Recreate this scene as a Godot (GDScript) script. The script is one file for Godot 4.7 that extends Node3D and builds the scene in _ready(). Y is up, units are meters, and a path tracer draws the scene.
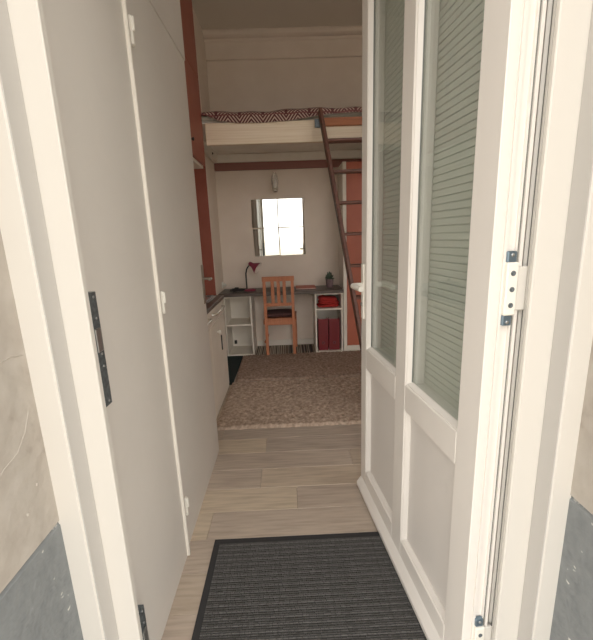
extends Node3D
# World layout: X to the right, Y up, the room runs away from the camera along -z.
# Helpers named with "Zn" take forward distances Z = -z.

var mats := {}
var meshes := {}
var used := {}

# ---------------------------------------------------------------- mesh helpers
func tri(st: SurfaceTool, a: Vector3, b: Vector3, c: Vector3, out: Vector3) -> void:
	if (a - c).cross(a - b).dot(out) < 0.0:
		st.add_vertex(a); st.add_vertex(c); st.add_vertex(b)
	else:
		st.add_vertex(a); st.add_vertex(b); st.add_vertex(c)

func quad(st: SurfaceTool, a: Vector3, b: Vector3, c: Vector3, d: Vector3, out: Vector3) -> void:
	tri(st, a, b, c, out); tri(st, a, c, d, out)

func begin() -> SurfaceTool:
	var st := SurfaceTool.new()
	st.begin(Mesh.PRIMITIVE_TRIANGLES)
	st.set_smooth_group(-1)
	return st

func finish(st: SurfaceTool) -> ArrayMesh:
	st.generate_normals()
	return st.commit()

func add_box(st: SurfaceTool, c: Vector3, size: Vector3, bevel := 0.002, basis := Basis.IDENTITY) -> void:
	var h := size * 0.5
	var b: float = min(bevel, min(h.x, min(h.y, h.z)) * 0.6)
	var v := {}
	for sx in [-1, 1]:
		for sy in [-1, 1]:
			for sz in [-1, 1]:
				for a in 3:
					var p := Vector3(sx * (h.x - b), sy * (h.y - b), sz * (h.z - b))
					p[a] = [sx, sy, sz][a] * h[a]
					v[[sx, sy, sz, a]] = c + basis * p
	for a in 3:
		var a1 := (a + 1) % 3
		var a2 := (a + 2) % 3
		for s in [-1, 1]:
			var k := []
			for q in [[-1, -1], [1, -1], [1, 1], [-1, 1]]:
				var i := [0, 0, 0]
				i[a] = s; i[a1] = q[0]; i[a2] = q[1]
				k.append(v[[i[0], i[1], i[2], a]])
			var o := Vector3.ZERO
			o[a] = s
			quad(st, k[0], k[1], k[2], k[3], basis * o)
		# edges parallel to axis a, between faces a1 and a2
		for s1 in [-1, 1]:
			for s2 in [-1, 1]:
				var i := [0, 0, 0]
				i[a1] = s1; i[a2] = s2
				i[a] = -1
				var p0 = v[[i[0], i[1], i[2], a1]]
				var p1 = v[[i[0], i[1], i[2], a2]]
				i[a] = 1
				var p2 = v[[i[0], i[1], i[2], a2]]
				var p3 = v[[i[0], i[1], i[2], a1]]
				var o := Vector3.ZERO
				o[a1] = s1; o[a2] = s2
				quad(st, p0, p1, p2, p3, basis * o)
	for sx in [-1, 1]:
		for sy in [-1, 1]:
			for sz in [-1, 1]:
				tri(st, v[[sx, sy, sz, 0]], v[[sx, sy, sz, 1]], v[[sx, sy, sz, 2]], basis * Vector3(sx, sy, sz))

func box_mesh(size: Vector3, bevel := 0.002) -> ArrayMesh:
	var key := "%.4f_%.4f_%.4f_%.4f" % [size.x, size.y, size.z, bevel]
	if not meshes.has(key):
		var st := begin()
		add_box(st, Vector3.ZERO, size, bevel)
		meshes[key] = finish(st)
	return meshes[key]

# polygon in (p, q) pushed along a third axis; bp, bq, bw are world axes
func extrude(poly: PackedVector2Array, w0: float, w1: float, bp: Vector3, bq: Vector3, bw: Vector3) -> ArrayMesh:
	var st := begin()
	var n := poly.size()
	var area := 0.0
	for i in n:
		var a := poly[i]
		var b := poly[(i + 1) % n]
		area += a.x * b.y - b.x * a.y
	for i in n:
		var a := poly[i]
		var b := poly[(i + 1) % n]
		var e := b - a
		var o2: Vector2 = Vector2(e.y, -e.x) * signf(area)
		quad(st, bp * a.x + bq * a.y + bw * w0, bp * b.x + bq * b.y + bw * w0, bp * b.x + bq * b.y + bw * w1, bp * a.x + bq * a.y + bw * w1, bp * o2.x + bq * o2.y)
	var t := Geometry2D.triangulate_polygon(poly)
	for i in range(0, t.size(), 3):
		for w in [[w0, -1.0], [w1, 1.0]]:
			var pts := []
			for k in 3:
				var p := poly[t[i + k]]
				pts.append(bp * p.x + bq * p.y + bw * w[0])
			tri(st, pts[0], pts[1], pts[2], bw * w[1] * signf(w1 - w0))
	return finish(st)

func add_lathe(st: SurfaceTool, prof: Array, n := 24, basis := Basis.IDENTITY, at := Vector3.ZERO) -> void:
	st.set_smooth_group(0)
	for i in prof.size() - 1:
		var a: Vector2 = prof[i]
		var b: Vector2 = prof[i + 1]
		var e := b - a
		for k in n:
			var t0 := TAU * k / n
			var t1 := TAU * (k + 1) / n
			var d0 := Vector3(cos(t0), 0, sin(t0))
			var d1 := Vector3(cos(t1), 0, sin(t1))
			var o := (d0 + d1) * e.y * 0.5 + Vector3(0, -e.x, 0)
			var p0 := at + basis * (d0 * a.x + Vector3(0, a.y, 0))
			var p1 := at + basis * (d1 * a.x + Vector3(0, a.y, 0))
			var p2 := at + basis * (d1 * b.x + Vector3(0, b.y, 0))
			var p3 := at + basis * (d0 * b.x + Vector3(0, b.y, 0))
			if a.x < 0.00001:
				tri(st, p0, p2, p3, basis * o)
			elif b.x < 0.00001:
				tri(st, p0, p1, p2, basis * o)
			else:
				quad(st, p0, p1, p2, p3, basis * o)
	st.set_smooth_group(-1)

func lathe(prof: Array, n := 24) -> ArrayMesh:
	var st := begin()
	add_lathe(st, prof, n)
	return finish(st)

func add_tube(st: SurfaceTool, pts: Array, r: float, n := 8) -> void:
	st.set_smooth_group(0)
	var rings := []
	var up := Vector3.UP
	for i in pts.size():
		var d: Vector3 = (pts[min(i + 1, pts.size() - 1)] - pts[max(i - 1, 0)]).normalized()
		if abs(d.dot(up)) > 0.95:
			up = Vector3.RIGHT if abs(d.x) < 0.9 else Vector3.FORWARD
		var s := d.cross(up).normalized()
		up = s.cross(d).normalized()
		var ring := []
		for k in n:
			var t := TAU * k / n
			ring.append(pts[i] + (s * cos(t) + up * sin(t)) * r)
		rings.append(ring)
	for i in pts.size() - 1:
		for k in n:
			var k1 := (k + 1) % n
			var o: Vector3 = rings[i][k] + rings[i][k1] - pts[i] * 2.0
			quad(st, rings[i][k], rings[i][k1], rings[i + 1][k1], rings[i + 1][k], o)
	st.set_smooth_group(-1)
	for e in [0, pts.size() - 1]:
		var o: Vector3 = (pts[0] - pts[1]) if e == 0 else (pts[e] - pts[e - 1])
		for k in n:
			tri(st, pts[e], rings[e][k], rings[e][(k + 1) % n], o)

func tube(pts: Array, r: float, n := 8) -> ArrayMesh:
	var st := begin()
	add_tube(st, pts, r, n)
	return finish(st)

# grid surface from a function (u, v in 0..1) -> Vector3, smooth, with UVs
func sheet(nu: int, nv: int, fn: Callable, out: Vector3, lay := Vector2.ZERO) -> ArrayMesh:
	var st := SurfaceTool.new()
	st.begin(Mesh.PRIMITIVE_TRIANGLES)
	st.set_smooth_group(0)
	var p := []
	for j in nv + 1:
		var row := []
		for i in nu + 1:
			row.append(fn.call(float(i) / nu, float(j) / nv))
		p.append(row)
	for j in nv:
		for i in nu:
			var c := [[i, j], [i + 1, j], [i + 1, j + 1], [i, j + 1]]
			for t in [[0, 1, 2], [0, 2, 3]]:
				var q := []
				for k in 3:
					q.append(c[t[k]])
				var a: Vector3 = p[q[0][1]][q[0][0]]
				var b: Vector3 = p[q[1][1]][q[1][0]]
				var d: Vector3 = p[q[2][1]][q[2][0]]
				if (a - d).cross(a - b).dot(out) < 0.0:
					q = [q[0], q[2], q[1]]
				for k in 3:
					st.set_uv(Vector2(p[q[k][1]][q[k][0]].x * lay.x, (p[q[k][1]][q[k][0]].z - p[q[k][1]][q[k][0]].y) * lay.y) if lay != Vector2.ZERO else Vector2(float(q[k][0]) / nu, float(q[k][1]) / nv))
					st.add_vertex(p[q[k][1]][q[k][0]])
	st.generate_normals()
	return st.commit()

# ---------------------------------------------------------------- node helpers
func numbered(called: String) -> String:
	if not used.has(called):
		used[called] = 0
		return called
	used[called] += 1
	return "%s_%03d" % [called, used[called]]

func meta(o: Node, label: String, category: String, group := "", kind := "") -> void:
	o.set_meta("label", label)
	o.set_meta("category", category)
	if group: o.set_meta("group", group)
	if kind: o.set_meta("kind", kind)

func thing(called: String, at: Vector3, label: String, category: String, group := "", kind := "") -> Node3D:
	var o := Node3D.new()
	o.name = numbered(called)
	add_child(o)
	o.position = at
	meta(o, label, category, group, kind)
	return o

func part(parent: Node3D, called: String, mesh: Mesh, m: Material, at := Vector3.ZERO, rot := Vector3.ZERO) -> MeshInstance3D:
	var o := MeshInstance3D.new()
	o.name = called
	o.mesh = mesh
	o.material_override = m
	o.cast_shadow = GeometryInstance3D.SHADOW_CASTING_SETTING_ON
	parent.add_child(o, true)
	o.position = at
	o.rotation = rot
	return o

# box between world coordinates (X, Y, forward Z) under an unturned parent
func B(parent: Node3D, called: String, m: Material, x0: float, x1: float, y0: float, y1: float, z0: float, z1: float, bevel := 0.002) -> MeshInstance3D:
	var c := Vector3((x0 + x1) * 0.5, (y0 + y1) * 0.5, -(z0 + z1) * 0.5)
	var size := Vector3(abs(x1 - x0), abs(y1 - y0), abs(z1 - z0))
	return part(parent, called, box_mesh(size, bevel), m, c - parent.global_position)

func W(x: float, y: float, zf: float) -> Vector3:
	return Vector3(x, y, -zf)

# ---------------------------------------------------------------- materials
func rgb(r: int, g: int, b: int) -> Color:
	return Color8(r, g, b)

func noise_image(n: int, freq_x: float, freq_y: float, sd: int, stops: Array, octaves := 4, contrast := 1.0) -> ImageTexture:
	var fn := FastNoiseLite.new()
	fn.noise_type = FastNoiseLite.TYPE_SIMPLEX_SMOOTH
	fn.seed = sd
	fn.frequency = 1.0
	fn.fractal_octaves = octaves
	var data := PackedByteArray()
	data.resize(n * n * 3)
	var gr := Gradient.new()
	gr.offsets = PackedFloat32Array()
	var offs := PackedFloat32Array()
	var cols := PackedColorArray()
	for s in stops:
		offs.append(s[0]); cols.append(s[1])
	gr.offsets = offs
	gr.colors = cols
	# a torus in 4-D would tile exactly; blending the borders does well enough here
	for y in n:
		for x in n:
			var u := float(x) / n
			var v := float(y) / n
			var a := fn.get_noise_3d(cos(u * TAU) * freq_x / TAU, sin(u * TAU) * freq_x / TAU, v * freq_y)
			var b := fn.get_noise_3d(cos(u * TAU) * freq_x / TAU, sin(u * TAU) * freq_x / TAU, (v - 1.0) * freq_y)
			var t := lerpf(a, b, smoothstep(0.75, 1.0, v))
			var c := gr.sample(clampf(0.5 + t * 0.75 * contrast, 0.0, 1.0))
			var i := (y * n + x) * 3
			data[i] = c.r8; data[i + 1] = c.g8; data[i + 2] = c.b8
	var img := Image.create_from_data(n, n, false, Image.FORMAT_RGB8, data)
	return ImageTexture.create_from_image(img)

func plain(c: Color, rough := 0.6, metal := 0.0) -> StandardMaterial3D:
	var m := StandardMaterial3D.new()
	m.albedo_color = c
	m.roughness = rough
	m.metallic = metal
	return m

func textured(tex: Texture2D, tile: Vector3, rough := 0.6, world := true) -> StandardMaterial3D:
	var m := StandardMaterial3D.new()
	m.albedo_texture = tex
	m.roughness = rough
	m.uv1_triplanar = true
	m.uv1_world_triplanar = world
	m.uv1_scale = tile
	return m

func relief(m: StandardMaterial3D, tex: Texture2D, cm: float) -> StandardMaterial3D:
	m.heightmap_enabled = true
	m.heightmap_texture = tex
	m.heightmap_scale = cm
	return m

func make_materials() -> void:
	var grey := noise_image(256, 7, 7, 3, [[0.0, Color(0, 0, 0)], [1.0, Color(1, 1, 1)]], 5)
	var fine := noise_image(256, 40, 40, 5, [[0.0, Color(0, 0, 0)], [1.0, Color(1, 1, 1)]], 3)
	mats.grey = grey; mats.fine = fine
	# painted surfaces: small patchy variation
	mats.cream = plain(rgb(238, 231, 219), 0.35)
	mats.frame = plain(rgb(219, 215, 207), 0.38)
	mats.casing_grey = plain(rgb(196, 193, 188), 0.5)
	mats.leaf = plain(rgb(234, 229, 222), 0.35)
	mats.leaf_panel = plain(rgb(225, 220, 214), 0.4)
	mats.gasket = plain(rgb(120, 122, 118), 0.7)
	mats.left_paint = textured(noise_image(256, 3, 3, 11, [[0.0, rgb(219, 214, 207)], [1.0, rgb(225, 220, 213)]], 4), Vector3.ONE * 0.6, 0.5)
	mats.left_trim = plain(rgb(236, 230, 219), 0.45)
	mats.plaster = relief(textured(noise_image(512, 8, 8, 21, [[0.0, rgb(162, 153, 143)], [0.2, rgb(177, 169, 159)], [0.6, rgb(182, 175, 165)], [1.0, rgb(188, 181, 172)]], 6, 1.0), Vector3.ONE * 1.4, 0.85), grey, 0.5)
	mats.dado = relief(textured(noise_image(512, 12, 12, 31, [[0.0, rgb(122, 126, 128)], [0.5, rgb(131, 135, 136)], [0.86, rgb(136, 140, 141)], [0.9, rgb(206, 206, 200)], [1.0, rgb(216, 214, 206)]], 4, 1.0), Vector3.ONE * 1.7, 0.75), fine, 0.15)
	mats.wall = textured(noise_image(256, 4, 4, 41, [[0.0, rgb(229, 215, 200)], [1.0, rgb(236, 223, 209)]], 5), Vector3.ONE * 0.8, 0.85)
	mats.ceiling = plain(rgb(228, 219, 205), 0.9)
	mats.white_board = textured(noise_image(256, 4, 4, 43, [[0.0, rgb(229, 221, 208)], [1.0, rgb(236, 229, 217)]], 4), Vector3.ONE * 1.2, 0.5)
	mats.maroon = plain(rgb(146, 100, 92), 0.6)
	mats.red_paint = textured(noise_image(256, 5, 5, 47, [[0.0, rgb(152, 84, 68)], [1.0, rgb(162, 93, 76)]], 4), Vector3.ONE * 1.0, 0.5)
	mats.orange_paint = textured(noise_image(256, 5, 5, 48, [[0.0, rgb(176, 96, 72)], [1.0, rgb(186, 105, 79)]], 4), Vector3.ONE * 1.0, 0.5)
	mats.pine = textured(noise_image(256, 3, 26, 51, [[0.0, rgb(222, 202, 174)], [0.5, rgb(233, 216, 191)], [1.0, rgb(240, 225, 203)]], 4), Vector3(0.5, 2.2, 2.2), 0.55)
	mats.chair_wood = textured(noise_image(256, 20, 3, 53, [[0.0, rgb(176, 108, 74)], [0.5, rgb(192, 124, 88)], [1.0, rgb(202, 136, 100)]], 4), Vector3(3.0, 0.8, 3.0), 0.45)
	mats.ladder_wood = textured(noise_image(256, 5, 18, 57, [[0.0, rgb(88, 56, 46)], [0.5, rgb(102, 66, 54)], [1.0, rgb(116, 76, 62)]], 4), Vector3(1.0, 2.5, 1.5), 0.5)
	mats.ladder_plate = textured(noise_image(256, 3, 22, 58, [[0.0, rgb(142, 84, 48)], [0.5, rgb(160, 96, 58)], [1.0, rgb(172, 108, 66)]], 4), Vector3(1.0, 3.0, 3.0), 0.5)
	mats.desk = textured(noise_image(256, 3, 22, 59, [[0.0, rgb(74, 64, 58)], [0.5, rgb(90, 79, 72)], [1.0, rgb(106, 94, 86)]], 4), Vector3(0.8, 3.0, 3.0), 0.4)
	mats.cushion = relief(textured(noise_image(128, 20, 20, 61, [[0.0, rgb(88, 60, 58)], [1.0, rgb(108, 76, 72)]], 2), Vector3.ONE * 3.0, 0.95), fine, 0.1)
	mats.red_cloth = relief(textured(noise_image(128, 20, 20, 62, [[0.0, rgb(176, 48, 44)], [1.0, rgb(200, 62, 56)]], 2), Vector3.ONE * 4.0, 0.95), fine, 0.1)
	mats.red_file = plain(rgb(122, 34, 38), 0.45)
	mats.red_folder = plain(rgb(176, 84, 64), 0.5)
	mats.steel = plain(rgb(176, 178, 178), 0.3, 0.9)
	mats.dark_steel = textured(noise_image(128, 9, 9, 63, [[0.0, rgb(92, 100, 104)], [1.0, rgb(128, 136, 140)]], 4), Vector3.ONE * 9.0, 0.42)
	mats.dark_steel.metallic = 0.6
	mats.handle_steel = plain(rgb(150, 140, 128), 0.35, 0.6)
	mats.blue_steel = plain(rgb(120, 138, 152), 0.3, 0.8)
	mats.chrome = plain(rgb(220, 218, 212), 0.12, 1.0)
	mats.black = plain(rgb(30, 29, 30), 0.5)
	mats.black_iron = plain(rgb(36, 32, 32), 0.4)
	mats.lamp_shell = plain(rgb(142, 54, 76), 0.35)
	mats.lamp_inside = plain(rgb(222, 208, 196), 0.6)
	mats.bulb = plain(rgb(240, 236, 226), 0.2)
	mats.mirror = plain(rgb(236, 240, 236), 0.015, 1.0)
	mats.pot = textured(noise_image(64, 6, 6, 64, [[0.0, rgb(122, 100, 104)], [1.0, rgb(142, 118, 120)]], 2), Vector3.ONE * 9.0, 0.6)
	mats.soil = plain(rgb(52, 42, 36), 0.95)
	mats.succulent = textured(noise_image(64, 6, 6, 65, [[0.0, rgb(62, 74, 62)], [1.0, rgb(88, 104, 84)]], 2), Vector3.ONE * 12.0, 0.6)
	mats.green_mat = relief(textured(noise_image(128, 24, 24, 66, [[0.0, rgb(30, 42, 42)], [1.0, rgb(46, 60, 58)]], 2), Vector3.ONE * 3.0, 0.95), fine, 0.15)
	mats.slat = plain(rgb(212, 210, 200), 0.5)
	mats.knob = plain(rgb(240, 236, 226), 0.3)
	mats.stone = relief(textured(noise_image(256, 9, 9, 67, [[0.0, rgb(172, 165, 154)], [1.0, rgb(200, 192, 180)]], 5), Vector3.ONE * 1.0, 0.9), grey, 0.2)
	var g := StandardMaterial3D.new()
	g.albedo_color = Color(0.72, 0.80, 0.74, 0.16)
	g.transparency = BaseMaterial3D.TRANSPARENCY_ALPHA
	g.roughness = 0.02
	g.metallic_specular = 0.5
	mats.glass = g
	var wg := g.duplicate()
	wg.albedo_color = Color(0.95, 0.97, 0.95, 0.05)
	mats.added_window_glass = wg
	var cg := StandardMaterial3D.new()
	cg.albedo_color = Color(0.95, 0.96, 0.95, 0.14)
	cg.transparency = BaseMaterial3D.TRANSPARENCY_ALPHA
	cg.roughness = 0.05
	mats.clear = cg
	# floor planks: five boards of slightly different tone, grain along X
	mats.planks = []
	var tones := [[185, 170, 153], [193, 177, 158], [177, 163, 149], [199, 183, 162], [186, 171, 156]]
	var ptex := []
	for k in 5:
		var t: Array = tones[k]
		ptex.append(noise_image(256, 5, 30, 70 + k, [[0.0, rgb(t[0] - 17, t[1] - 17, t[2] - 16)], [0.4, rgb(t[0] - 3, t[1] - 3, t[2] - 3)], [0.7, rgb(t[0] + 6, t[1] + 6, t[2] + 6)], [1.0, rgb(t[0] + 10, t[1] + 9, t[2] + 8)]], 5, 1.1))
	for k in 5:
		var m := textured(ptex[k], Vector3(0.75, 1.0, 1.5), 0.42)
		m.uv1_offset = Vector3(0.17 * k, 0.0, 0.31 * k)
		mats.planks.append(m)
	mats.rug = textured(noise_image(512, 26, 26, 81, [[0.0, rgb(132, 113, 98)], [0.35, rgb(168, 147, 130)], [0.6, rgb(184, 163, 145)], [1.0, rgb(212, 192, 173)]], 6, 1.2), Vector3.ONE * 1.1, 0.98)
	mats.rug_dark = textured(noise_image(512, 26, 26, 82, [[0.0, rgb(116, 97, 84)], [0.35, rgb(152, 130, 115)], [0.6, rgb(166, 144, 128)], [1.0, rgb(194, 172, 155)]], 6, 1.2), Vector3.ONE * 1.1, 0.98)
	mats.mat_border = plain(rgb(50, 49, 50), 0.85)
	# heathered charcoal yarn of the doormat, every third row flecked with grey as woven
	mats.mat_yarn = textured(doormat_weave(), Vector3.ONE * 4.96, 0.98)
	mats.stripes = plain(Color.WHITE, 0.95)
	mats.stripes.albedo_texture = stripe_print()
	mats.quilt = plain(Color.WHITE, 0.95)
	mats.quilt.albedo_texture = quilt_print()
	mats.skin = plain(rgb(190, 140, 115), 0.6)
	mats.shirt = plain(rgb(196, 184, 170), 0.9)
	mats.trousers = plain(rgb(60, 62, 74), 0.9)
	mats.hair = plain(rgb(44, 34, 28), 0.7)

# 24 woven rows to a tile: charcoal yarn with grey flecks gathered in one row of three
func doormat_weave() -> ImageTexture:
	var rng := RandomNumberGenerator.new()
	rng.seed = 17
	var n := 240
	var img := Image.create_empty(n, n, false, Image.FORMAT_RGB8)
	for y in n:
		var row := y / 10
		var flecked := (23 - row) % 3 == 1
		for x in n:
			var g := rng.randi_range(56, 78)
			if rng.randf() < (0.72 if flecked else 0.06):
				g = rng.randi_range(86, 132)
			img.set_pixel(x, y, rgb(g, g - 2, g - 4))
	return ImageTexture.create_from_image(img)

# woven stripes of the mat under the desk: uneven bands across U
func stripe_print() -> ImageTexture:
	var rng := RandomNumberGenerator.new()
	rng.seed = 9
	var img := Image.create_empty(512, 8, false, Image.FORMAT_RGB8)
	var cols := [rgb(176, 166, 150), rgb(86, 78, 74), rgb(132, 120, 108), rgb(60, 56, 56), rgb(198, 188, 170), rgb(112, 92, 82)]
	var x := 0
	var k := 0
	while x < 512:
		var w := rng.randi_range(4, 10)
		img.fill_rect(Rect2i(x, 0, w, 8), cols[k % cols.size()])
		k += rng.randi_range(1, 3)
		x += w
	return ImageTexture.create_from_image(img)

# bed cover: nested diamonds and chevrons in cream on maroon
func quilt_print() -> ImageTexture:
	var img := Image.create_empty(1024, 256, false, Image.FORMAT_RGB8)
	var a := rgb(96, 56, 58)
	var b := rgb(192, 172, 156)
	var c := rgb(122, 76, 74)
	for y in 256:
		for x in 1024:
			var px := fposmod(x, 128.0) / 128.0
			var d: float = abs(px - 0.5) * 2.0
			var v := y / 256.0 * 4.0
			var z := fposmod((d + v) * 3.4, 1.0)
			var row := int(floor(v * 2.0))
			var col := b if z < 0.42 else a
			if fposmod(v, 1.0) > 0.9:
				col = c
			if row % 2 == 1 and d < 0.12:
				col = a
			img.set_pixel(x, y, col)
	return ImageTexture.create_from_image(img)

# ================================================================ scene
const DADO := 0.712
const CEIL := 3.46
const BACK := 4.54
const RIGHT := 2.9
const HEAD := 2.34      # underside of the door head

func _ready() -> void:
	# ---- camera
	var cam := Camera3D.new()
	cam.name = "camera"
	add_child(cam)
	cam.transform = Transform3D(Basis(Vector3(0.999062, -0.035437, 0.024884), Vector3(0.040008, 0.975261, -0.217408), Vector3(-0.016564, 0.218200, 0.975764)), Vector3(0, 1.33, 0))
	cam.fov = 81.326
	cam.near = 0.02
	cam.current = true
	# ---- sky and exposure
	var env := Environment.new()
	var sky := Sky.new()
	var sm := ProceduralSkyMaterial.new()
	sm.sky_top_color = rgb(250, 246, 241)
	sm.sky_horizon_color = rgb(250, 246, 241)
	sm.ground_horizon_color = rgb(215, 205, 188)
	sm.ground_bottom_color = rgb(170, 160, 146)
	sm.sky_energy_multiplier = 1.0
	sky.sky_material = sm
	env.background_mode = Environment.BG_SKY
	env.sky = sky
	env.background_energy_multiplier = 1.0
	env.ambient_light_source = Environment.AMBIENT_SOURCE_SKY
	env.tonemap_mode = Environment.TONE_MAPPER_LINEAR
	env.tonemap_exposure = 3.32
	env.sdfgi_enabled = true
	env.ssao_enabled = true
	env.ssil_enabled = true
	var we := WorldEnvironment.new()
	we.name = "environment"
	we.environment = env
	add_child(we)
	make_materials()
	# ---- setting
	build_shell()
	build_floor()
	build_frame()
	build_left_door()
	build_glazed_door()
	# ---- large objects
	build_loft()
	build_upper_cabinet()
	build_kitchen()
	build_cupboard()
	build_desk()
	build_ladder()
	build_chair()
	build_rugs()
	build_doormat()
	build_mirror()
	# ---- small objects
	build_lamp()
	build_small()

func structure(called: String, at: Vector3, label: String, category: String) -> Node3D:
	return thing(called, at, label, category, "", "structure")

func build_shell() -> void:
	# ground outside the door
	var o := structure("ground", W(0, -0.02, -2), "grey stone paving outside the door", "paving")
	B(o, "paving", mats.stone, -5, 5, -0.12, -0.02, -5, 0.74, 0.0)
	B(o, "threshold", mats.frame, -0.55, 0.64, -0.06, 0.012, 0.74, 0.9, 0.004)
	# front wall: masonry with a doorway and, out of the photograph's view, an added window for light in thinner wall on the right
	o = structure("wall_front", W(0, 0, 0.5), "thick plastered front wall with blue grey painted dado around the doorway", "wall")
	B(o, "dado", mats.dado, -3.0, -0.545, -0.05, DADO, 0.2, 0.875, 0.006)
	B(o, "plaster", mats.plaster, -3.0, -0.545, DADO, 4.0, 0.2, 0.875, 0.006)
	B(o, "dado", mats.dado, 0.95, 3.1, -0.05, 0.12, 0.62, 0.875, 0.006)
	B(o, "dado", mats.dado, 0.639, 0.95, -0.05, DADO, 0.2, 0.875, 0.006)
	B(o, "dado", mats.dado, 2.75, 3.1, 0.12, DADO, 0.62, 0.875, 0.006)
	B(o, "plaster", mats.plaster, 0.639, 0.95, DADO, 4.0, 0.2, 0.875, 0.006)
	B(o, "plaster", mats.plaster, 2.75, 3.1, DADO, 4.0, 0.62, 0.875, 0.006)
	B(o, "plaster", mats.plaster, 0.95, 2.75, 3.05, 4.0, 0.62, 0.875, 0.006)
	B(o, "plaster", mats.plaster, -0.545, 0.639, 3.24, 4.0, 0.2, 0.875, 0.006)
	# old cracks and trowel ridges in the plaster of the left reveal
	for rd in [[[0.62, 1.125], [0.66, 1.118], [0.70, 1.122], [0.735, 1.116]], [[0.60, 0.905], [0.63, 0.925], [0.67, 0.935], [0.70, 0.965], [0.72, 1.0]], [[0.66, 0.80], [0.663, 0.806]], [[0.70, 0.84], [0.702, 0.847]], [[0.64, 1.07], [0.645, 1.075]]]:
		var pts := []
		for q in rd:
			pts.append(W(-0.5452, q[1], q[0]) - o.position)
		part(o, "plaster_ridge", tube(pts, 0.0016 if rd.size() > 2 else 0.0028, 6), mats.plaster)
	# invented window beside the door, added to brighten the room
	o = structure("window_1", W(1.85, 0.12, 0.7), "invented wide white framed window beside the glazed door, added for room light", "window")
	for x in [[0.95, 1.01], [1.82, 1.88], [2.69, 2.75]]:
		B(o, "stile", mats.frame, x[0], x[1], 0.12, 3.05, 0.66, 0.73)
	for x in [[1.01, 1.82], [1.88, 2.69]]:
		B(o, "rail", mats.frame, x[0], x[1], 0.12, 0.18, 0.66, 0.73)
		B(o, "rail", mats.frame, x[0], x[1], 2.99, 3.05, 0.66, 0.73)
		B(o, "pane", mats.added_window_glass, x[0], x[1], 0.18, 2.99, 0.692, 0.697, 0.0)
	# invented transom added to light the upper room, above the door head, over the top of the photograph
	o = structure("window_2", W(0.05, HEAD + 0.12, 0.8), "invented white framed transom above the glazed entrance door, added for room light", "window")
	for x in [[-0.545, -0.49], [0.584, 0.639]]:
		B(o, "stile", mats.frame, x[0], x[1], HEAD + 0.12, 3.24, 0.77, 0.84)
	for y in [HEAD + 0.12, 3.185]:
		B(o, "rail", mats.frame, -0.49, 0.584, y, y + 0.055, 0.77, 0.84)
	B(o, "pane", mats.added_window_glass, -0.49, 0.584, HEAD + 0.175, 3.185, 0.80, 0.805, 0.0)
	# left walls
	o = structure("wall_left", W(-0.53, 0, 1.5), "smooth light grey partition wall beside the doormat", "wall")
	B(o, "panel", mats.left_paint, -0.565, -0.485, 0, CEIL, 0.875, 1.36, 0.001)
	B(o, "panel", mats.left_paint, -0.565, -0.485, 2.228, CEIL, 1.36, 2.165, 0.001)
	B(o, "return", mats.left_paint, -1.25, -0.565, 0, CEIL, 2.11, 2.16, 0.001)
	B(o, "return", mats.left_paint, -1.25, -0.565, 0, CEIL, 0.875, 0.93, 0.001)
	o = structure("wall_left_alcove", W(-1.2, 0, 3), "kitchenette alcove walls with a brick red far cheek", "wall")
	B(o, "back_panel", mats.wall, -1.25, -1.15, 0, CEIL, 2.16, 4.05, 0.0)
	B(o, "cheek", mats.red_paint, -1.15, -0.800, 0, 2.2, 4.05, 4.065, 0.001)
	B(o, "pilaster", mats.wall, -1.25, -0.793, 0, CEIL, 4.065, BACK, 0.004)
	o = structure("wall_back", W(0, 0, BACK), "plain warm beige rear wall behind the desk and loft", "wall")
	B(o, "plaster", mats.wall, -1.3, RIGHT + 0.1, -0.05, CEIL, BACK, BACK + 0.1, 0.0)
	o = structure("wall_right", W(RIGHT, 0, 2.5), "plain warm beige side wall behind the open glazed door", "wall")
	B(o, "plaster", mats.wall, RIGHT, RIGHT + 0.1, -0.05, CEIL, 0.875, BACK, 0.0)
	o = structure("ceiling", W(0, CEIL, 2.5), "warm off white ceiling high above the loft bed", "ceiling")
	B(o, "plaster", mats.ceiling, -1.35, RIGHT + 0.15, CEIL, CEIL + 0.1, 0.2, BACK + 0.1, 0.0)
	# cornice on the back wall
	var prof := PackedVector2Array([Vector2(0, 0.011), Vector2(-0.09, 0.011), Vector2(-0.095, -0.012), Vector2(-0.082, -0.034), Vector2(-0.058, -0.046), Vector2(-0.030, -0.050), Vector2(-0.024, -0.066), Vector2(-0.012, -0.074), Vector2(-0.010, -0.222), Vector2(-0.022, -0.228), Vector2(-0.020, -0.240), Vector2(0, -0.246)])
	var p2 := PackedVector2Array()
	for q in prof:
		p2.append(Vector2(-q.x, q.y))
	o = structure("trim_cornice", W(0.4, CEIL, BACK), "moulded plaster cornice along the top of the rear wall", "cornice")
	part(o, "moulding", extrude(p2, -1.2, 1.6, Vector3.BACK, Vector3.UP, Vector3.RIGHT), mats.wall, Vector3(0, -0.012, 0))
	o = structure("baseboard_back", W(0, 0, BACK), "cream baseboard along the rear wall under the desk", "baseboard")
	B(o, "board", mats.white_board, -0.42, 0.28, 0, 0.07, BACK - 0.014, BACK, 0.003)

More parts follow.
